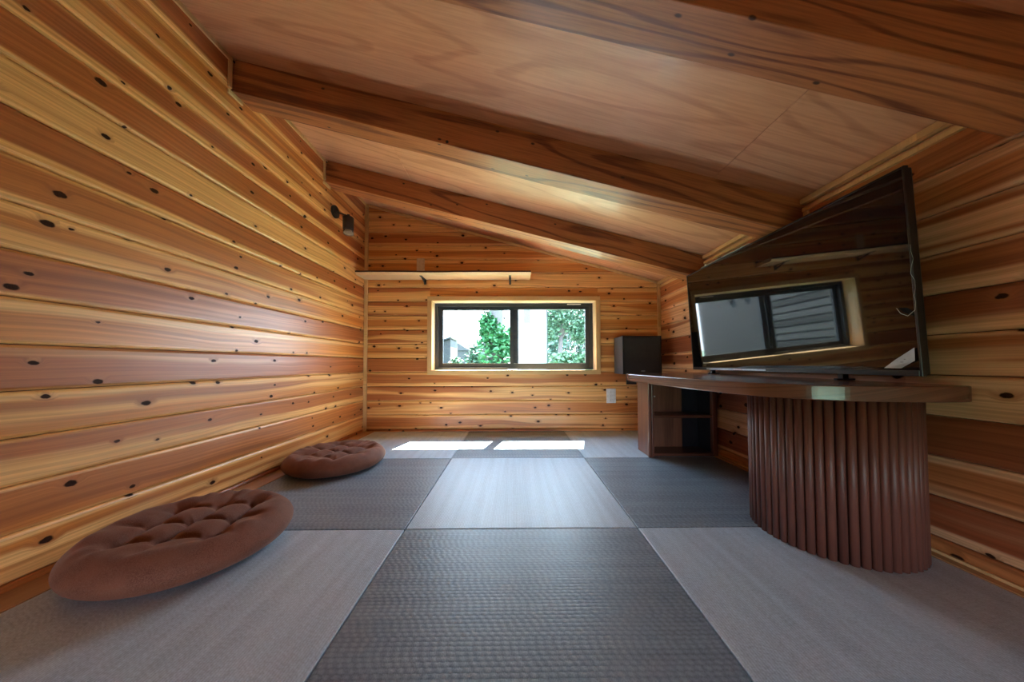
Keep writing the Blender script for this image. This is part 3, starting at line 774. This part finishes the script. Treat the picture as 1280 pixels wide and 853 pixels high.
pts += [(-0.016, -hw + 0.012, Z0 + 0.186), (-0.014, -hw + 0.03, Z0 + 0.197), (-0.010, -hw + 0.042, Z0 + 0.215)]
o = ribbon('clear_film', pts, (0.016, 0.012, 0.002), 'film', tv); o['label'] = 'loose strip of clear film hanging from the near edge'
ribbon('clear_film', [(-0.004, 0.02 + 0.05 * i, Z0 + TH + 0.0012 + 0.0014 * (i % 2)) for i in range(9)], (0.012, 0, 0), 'film', tv)

# ------------------------------------------------------------------ wall lamp
lp = empty('wall_spotlight', (XL, 2.31, 1.75))
tag(lp, 'black cylindrical spotlight on a round base on the left wall', 'lamp')
cyl('wall_plate', (XL + 0.0003, 2.305, 1.750), (XL + 0.016, 2.305, 1.750), 0.046, 'black', lp, 40, bev=0.002)
cyl('arm', (XL + 0.0165, 2.305, 1.750), (XL + 0.082, 2.345, 1.740), 0.0055, 'black', lp, 12)
cyl('swivel', (XL + 0.080, 2.335, 1.738), (XL + 0.098, 2.345, 1.738), 0.011, 'black', lp, 20)
hd = cyl('lamp_head', (XL + 0.088, 2.340, 1.722), (XL + 0.094, 2.330, 1.622), 0.0385, 'black', lp, 36, bev=0.004)
o = cyl('lens_ring', (XL + 0.094, 2.330, 1.6215), (XL + 0.0965, 2.326, 1.592), 0.037, 'lens', lp, 36)
o['label'] = 'clear lens rim'
cyl('reflector', (XL + 0.094, 2.330, 1.6210), (XL + 0.0955, 2.328, 1.600), 0.022, 'trim', lp, 24, 0.032)

# ------------------------------------------------------------------ live edge shelf
sh = empty('wall_shelf', (-0.6, 2.7, 1.37))
tag(sh, 'live-edge wooden wall shelf on two black brackets above the window', 'shelf')
v, f = [], []
NX = 60
x0, x1 = XL + 0.003, 0.150
for i in range(NX + 1):
    t = i / NX; x = x0 + (x1 - x0) * t
    yf = 2.612 + 0.012 * noise.noise(Vector((x * 2.2, 3, 1))) + 0.004 * noise.noise(Vector((x * 11, 1, 2)))
    v += [(x, YB - 0.0005, 1.368), (x, yf + 0.022, 1.368), (x, yf, 1.385), (x, yf + 0.002, 1.399), (x, YB - 0.0005, 1.399)]
for i in range(NX):
    for k in range(5):
        a = i * 5 + k; b = i * 5 + (k + 1) % 5
        f.append((a, a + 5, b + 5, b))
f += [tuple(reversed(range(5))), tuple(range(NX * 5, NX * 5 + 5))]
me = me_from('board', v, f)
bm = bmesh.new(); bm.from_mesh(me); bmesh.ops.recalc_face_normals(bm, faces=bm.faces[:]); bm.to_mesh(me); bm.free()
me.materials.append(MAT['reveal']); me.materials.append(MAT['bark'])
for p_ in me.polygons:
    if p_.normal.y < -0.8 and len(p_.vertices) == 4: p_.material_index = 1
o = link('board', me, None, sh); o.location = -Vector(sh.location)
for bx in (-0.80, -0.03):
    b = empty('bracket', Vector((bx, 2.72, 1.35)) - Vector(sh.location), sh)
    box('bracket_arm', (bx - 0.010, 2.650, 1.363), (bx + 0.010, YB - 0.006, 1.3675), 'black', b)
    box('bracket_plate', (bx - 0.010, YB - 0.006, 1.325), (bx + 0.010, YB - 0.0005, 1.3675), 'black', b)
    cyl('bracket_stay', (bx, 2.695, 1.362), (bx, YB - 0.006, 1.332), 0.006, 'black', b, 10)

# ------------------------------------------------------------------ outlets
def plate(name, x, z, w_, h_, mat, label, n_, parts):
    e = empty(name, (x, YB, z)); tag(e, label, 'outlet' if n_ else 'switch')
    box('cover_plate', (x - w_ / 2, YB - 0.008, z - h_ / 2), (x + w_ / 2, YB - 0.0003, z + h_ / 2), mat, e, 0.003, 2)
    for k in range(parts):
        zz = z + (k - (parts - 1) / 2) * h_ * 0.27
        s = box('socket' if n_ else 'rocker', (x - w_ * 0.17, YB - 0.0105, zz - h_ * 0.115), (x + w_ * 0.17, YB - 0.0078, zz + h_ * 0.115), mat, e, 0.001)
        if n_:
            bpy.context.view_layer.update()
            for sx_ in (-0.006, 0.006):
                o = link('slot', box_me('slot', 0.0018, 0.0008, 0.009), 'dark_hole', s)
                o.matrix_world = Matrix.Translation((x + sx_, YB - 0.0108, zz))
plate('wall_outlet', 0.880, 0.312, 0.085, 0.130, 'white_plastic', 'white wall outlet with sockets low on the gable wall beside the cabinet', 1, 3)
plate('wall_switch', -0.842, 1.505, 0.072, 0.120, 'beige_plastic', 'beige wall plate above the left part of the wooden shelf', 0, 3)

# ------------------------------------------------------------------ outdoors
def leafmat(name, c1, c2):
    q = NT(name); x, y, z = q.obj(); nz = q.noise(q.xyz(x, y, z), 7, 3)
    q.col(q.mix(q.rng(nz, 0.35, 0.65), c1, c2)); q.rough(0.5)
    q.b.inputs['Transmission Weight'].default_value = 0.0
    return q.m
MAT['leaf'] = leafmat('ivy_leaf', (0.015, 0.085, 0.03), (0.04, 0.16, 0.055))
MAT['leaf2'] = leafmat('tree_leaf', (0.03, 0.075, 0.045), (0.06, 0.13, 0.08))
MAT['leaf3'] = leafmat('far_leaf', (0.05, 0.10, 0.075), (0.085, 0.15, 0.115))
MAT['grass'] = leafmat('grass', (0.04, 0.095, 0.045), (0.07, 0.15, 0.075))
MAT['trunk'] = plain('trunk_bark', (0.08, 0.07, 0.07), 0.9)
MAT['render'] = plain('white_render', (0.74, 0.74, 0.76), 0.8)
MAT['grey_wall'] = plain('grey_wall', (0.034, 0.036, 0.042), 0.8)
MAT['dark_glass'] = plain('dark_glass', (0.06, 0.09, 0.10), 0.1)
MAT['clap'] = plain('clapboard_paint', (0.056, 0.058, 0.064), 0.7)
MAT['siding'] = plain('siding_board', (0.022, 0.024, 0.028), 0.7)
g = prism('ground', [(-30, -20), (30, -20), (30, 45), (-30, 45)], -0.6, -0.35, 'grass'); tag(g, 'grassy ground outside', kind='structure')

def leaf_cloud(name, centers, n, size, mat, parent, seedv, flat=False):
    rng = random.Random(seedv); v, f = [], []
    for i in range(n):
        cx_, cy_, cz_, rx, ry, rz = rng.choice(centers)
        while True:
            p = Vector((rng.uniform(-1, 1), rng.uniform(-1, 1), rng.uniform(-1, 1)))
            if 0.35 < p.length < 1: break
        p = Vector((cx_ + p.x * rx, cy_ + p.y * ry, cz_ + p.z * rz))
        s = size * rng.uniform(0.6, 1.3)
        a = Vector((rng.uniform(-1, 1), rng.uniform(-1, 1), rng.uniform(-0.6, 0.3))).normalized()
        b = a.cross(Vector((rng.uniform(-1, 1), rng.uniform(-1, 1), rng.uniform(-1, 1)))).normalized()
        k = len(v)
        c_ = a.cross(b) * 0.12 * s
        v += [p, p + a * s * .5 + b * s * .33 + c_, p + a * s, p + a * s * .5 - b * s * .33 + c_]
        f += [(k, k + 1, k + 2), (k, k + 2, k + 3)]
    o = link(name, me_from(name, v, f), mat, parent); o.location = -parent_loc(parent); o['kind'] = 'stuff'
    return o
# ivy covered trunk
iv = empty('ivy_covered_tree', (-0.45, 7.2, -0.4)); tag(iv, 'tree trunk thickly covered in bright green ivy outside the left pane', 'tree')
cyl('trunk', (-0.42, 7.3, -0.36), (-0.40, 7.3, 3.4), 0.20, 'trunk', iv, 18, 0.14)
leaf_cloud('ivy', [(-0.45, 7.2, 0.2, .42, .35, .5), (-0.40, 7.2, 0.85, .42, .35, .5), (-0.46, 7.2, 1.25, .36, .3, .35), (-0.58, 7.2, 1.5, .16, .2, .3), (-0.2, 7.2, 1.1, .22, .2, .35)], 2600, 0.13, 'leaf', iv, 1)
leaf_cloud('twigs', [(-1.0, 7.4, 1.85, .5, .2, .08), (-0.15, 7.3, 1.75, .22, .2, .12)], 26, 0.13, 'trunk', iv, 5)
# house
hs = empty('white_house', (0.75, 9.0, -0.4)); tag(hs, 'white rendered house wall with a narrow window outside the right pane', 'building')
box('house_wall', (0.12, 9.0, -0.36), (0.98, 10.2, 4.2), 'render', hs)
box('house_window', (0.30, 8.97, 1.80), (0.50, 8.999, 3.0), 'dark_glass', hs); box('window_sill', (0.27, 8.93, 1.55), (0.53, 8.999, 1.60), 'alu_edge', hs)
box('downpipe', (0.955, 8.9, -0.36), (0.985, 8.95, 4.2), 'grey_wall', hs)
# shed at left
sd = empty('grey_shed', (-2.3, 10, -0.4)); tag(sd, 'small grey shed with slanting roof at the left edge of the window view', 'building')
v = [(-2.75, 9.8, -.36), (-2.0, 9.8, -.36), (-2.0, 9.8, 1.40), (-2.75, 9.8, 1.15)]; v += [(a, 11.0, c_) for a, b_, c_ in v]
o = link('shed_wall', me_from('shed_wall', v, [(3, 2, 1, 0), (4, 5, 6, 7), (0, 1, 5, 4), (1, 2, 6, 5), (2, 3, 7, 6), (3, 0, 4, 7)]), 'grey_wall', sd); o.location = -Vector(sd.location)
v = [(-2.85, 9.7, 1.14), (-1.95, 9.7, 1.44), (-1.95, 11.1, 1.44), (-2.85, 11.1, 1.14)]; v += [(a, b_, c_ + .05) for a, b_, c_ in v]
o = link('shed_roof', me_from('shed_roof', v, [(3, 2, 1, 0), (4, 5, 6, 7), (0, 1, 5, 4), (1, 2, 6, 5), (2, 3, 7, 6), (3, 0, 4, 7)]), 'alu', sd); o.location = -Vector(sd.location)
# shrubs
for i_, (x_, y_, r_, h_, l_) in enumerate(((-1.85, 9.3, .28, .75, 'pale green shrub beside the grey shed'), (-1.15, 8.6, .24, 1.05, 'upright leafy shrub left of the ivy tree'),
                                   (-0.75, 11.5, .5, .9, 'low bush behind the ivy tree'))):
    e = empty('shrub', (x_, y_, -0.35)); tag(e, l_, 'shrub')
    cyl('stem', (x_, y_, -0.35), (x_, y_, h_ * .7), 0.03, 'trunk', e, 8)
    leaf_cloud('foliage', [(x_, y_, h_ * .4, r_, r_, h_ * .55), (x_ + .1, y_, h_ * .75, r_ * .6, r_ * .6, h_ * .35)], 600, 0.12, 'grass' if i_ != 1 else 'leaf2', e, 20 + i_)
# tree at right
tr_ = empty('garden_tree', (2.1, 12, -0.4)); tag(tr_, 'branching tree with thin foliage outside the right pane', 'tree')
cyl('trunk', (1.75, 12, -0.36), (1.85, 12, 1.7), 0.11, 'trunk', tr_, 12, 0.08)
for k, (dx, dz) in enumerate(((-.5, 1.4), (.5, 1.5), (.1, 1.8), (.9, 1.0), (-.3, 1.9))):
    cyl('branch', (1.85, 12, 1.6), (1.85 + dx, 12, 1.6 + dz), 0.05, 'trunk', tr_, 8, 0.02)
leaf_cloud('foliage', [(1.6, 12, 2.6, .6, .5, .6), (2.4, 12, 2.5, .7, .5, .8), (1.4, 12, 1.9, .35, .4, .4), (2.7, 12, 1.9, .5, .4, .5), (2.0, 12, 3.3, 1.0, .5, .5)], 6000, 0.15, 'leaf2', tr_, 8)
hd_ = empty('hedge', (2.0, 10.6, -0.4)); tag(hd_, 'low sunlit green undergrowth below the garden tree', 'hedge')
leaf_cloud('foliage', [(1.45 + .35 * i, 10.6, .35 + .08 * (i % 2), .35, .4, .65) for i in range(6)], 4500, 0.16, 'grass', hd_, 9)
for k in range(5):
    x_ = 2.05 + .17 * k + (0.05 if k % 2 else 0); e = cyl('sapling', (x_, 13.5, -0.36), (x_ + .12, 13.5, 2.6), 0.02, 'trunk', None, 6)
    tag(e, '%s thin bare sapling from the left, behind the garden tree' % ('first', 'second', 'third', 'fourth', 'fifth')[k], 'tree', 'saplings behind the garden tree')
tl = empty('distant_trees', (3.2, 17, -.4)); tag(tl, 'hazy mass of distant trees closing the right of the window view', 'trees', None, 'stuff')
leaf_cloud('foliage', [(1.9 + .7 * i, 17, 1.0 + .9 * (i % 3), .8, .6, 1.0) for i in range(6)], 5000, 0.24, 'leaf3', tl, 31)
# distant houses and a pole
for x_, l_ in ((-3.6, 'far pale house with pitched roof at the left of the window view'), (-1.9, 'far pale house with pitched roof behind the shrubs')):
    e = empty('distant_house', (x_, 20, -.4)); tag(e, l_, 'building')
    box('house_wall', (x_ - .7, 20, -.36), (x_ + .7, 22, 1.5), 'siding', e)
    v = [(x_ - .8, 19.9, 1.5), (x_ + .8, 19.9, 1.5), (x_, 19.9, 2.0)]; v += [(a, 22.1, c_) for a, b_, c_ in v]
    o = link('roof', me_from('roof', v, [(0, 1, 2), (5, 4, 3), (0, 3, 4, 1), (1, 4, 5, 2), (2, 5, 3, 0)]), 'grey_wall', e); o.location = -Vector(e.location)
e = cyl('utility_pole', (-2.35, 16.5, -.36), (-2.35, 16.5, 2.9), 0.05, 'trunk', None, 8); tag(e, 'thin utility pole in the distance above the shrubs', 'pole')
# neighbours seen only in the television's reflection
nb = empty('neighbour_building', (-3.6, 6.9, -.4)); tag(nb, 'grey neighbour building with clapboard part, seen mirrored in the television', 'building')
box('blank_wall', (-4.2, 7.0, -.36), (-3.5, 9.6, 3.6), 'grey_wall', nb)
for y_ in (7.6, 8.1): box('vent', (-3.5, y_, 1.75), (-3.47, y_ + .14, 1.87), 'black', nb)
box('clapboard_wall', (-4.2, 4.4, -.36), (-3.55, 6.99, 3.3), 'siding', nb)
for k in range(17):
    box('clapboard', (-3.55, 4.45, 0.0 + k * .15), (-3.52, 6.95, 0.115 + k * .15), 'clap' if k % 3 else 'siding', nb)
box('dark_vent', (-3.518, 5.0, 1.7), (-3.50, 5.35, 1.95), 'black', nb)
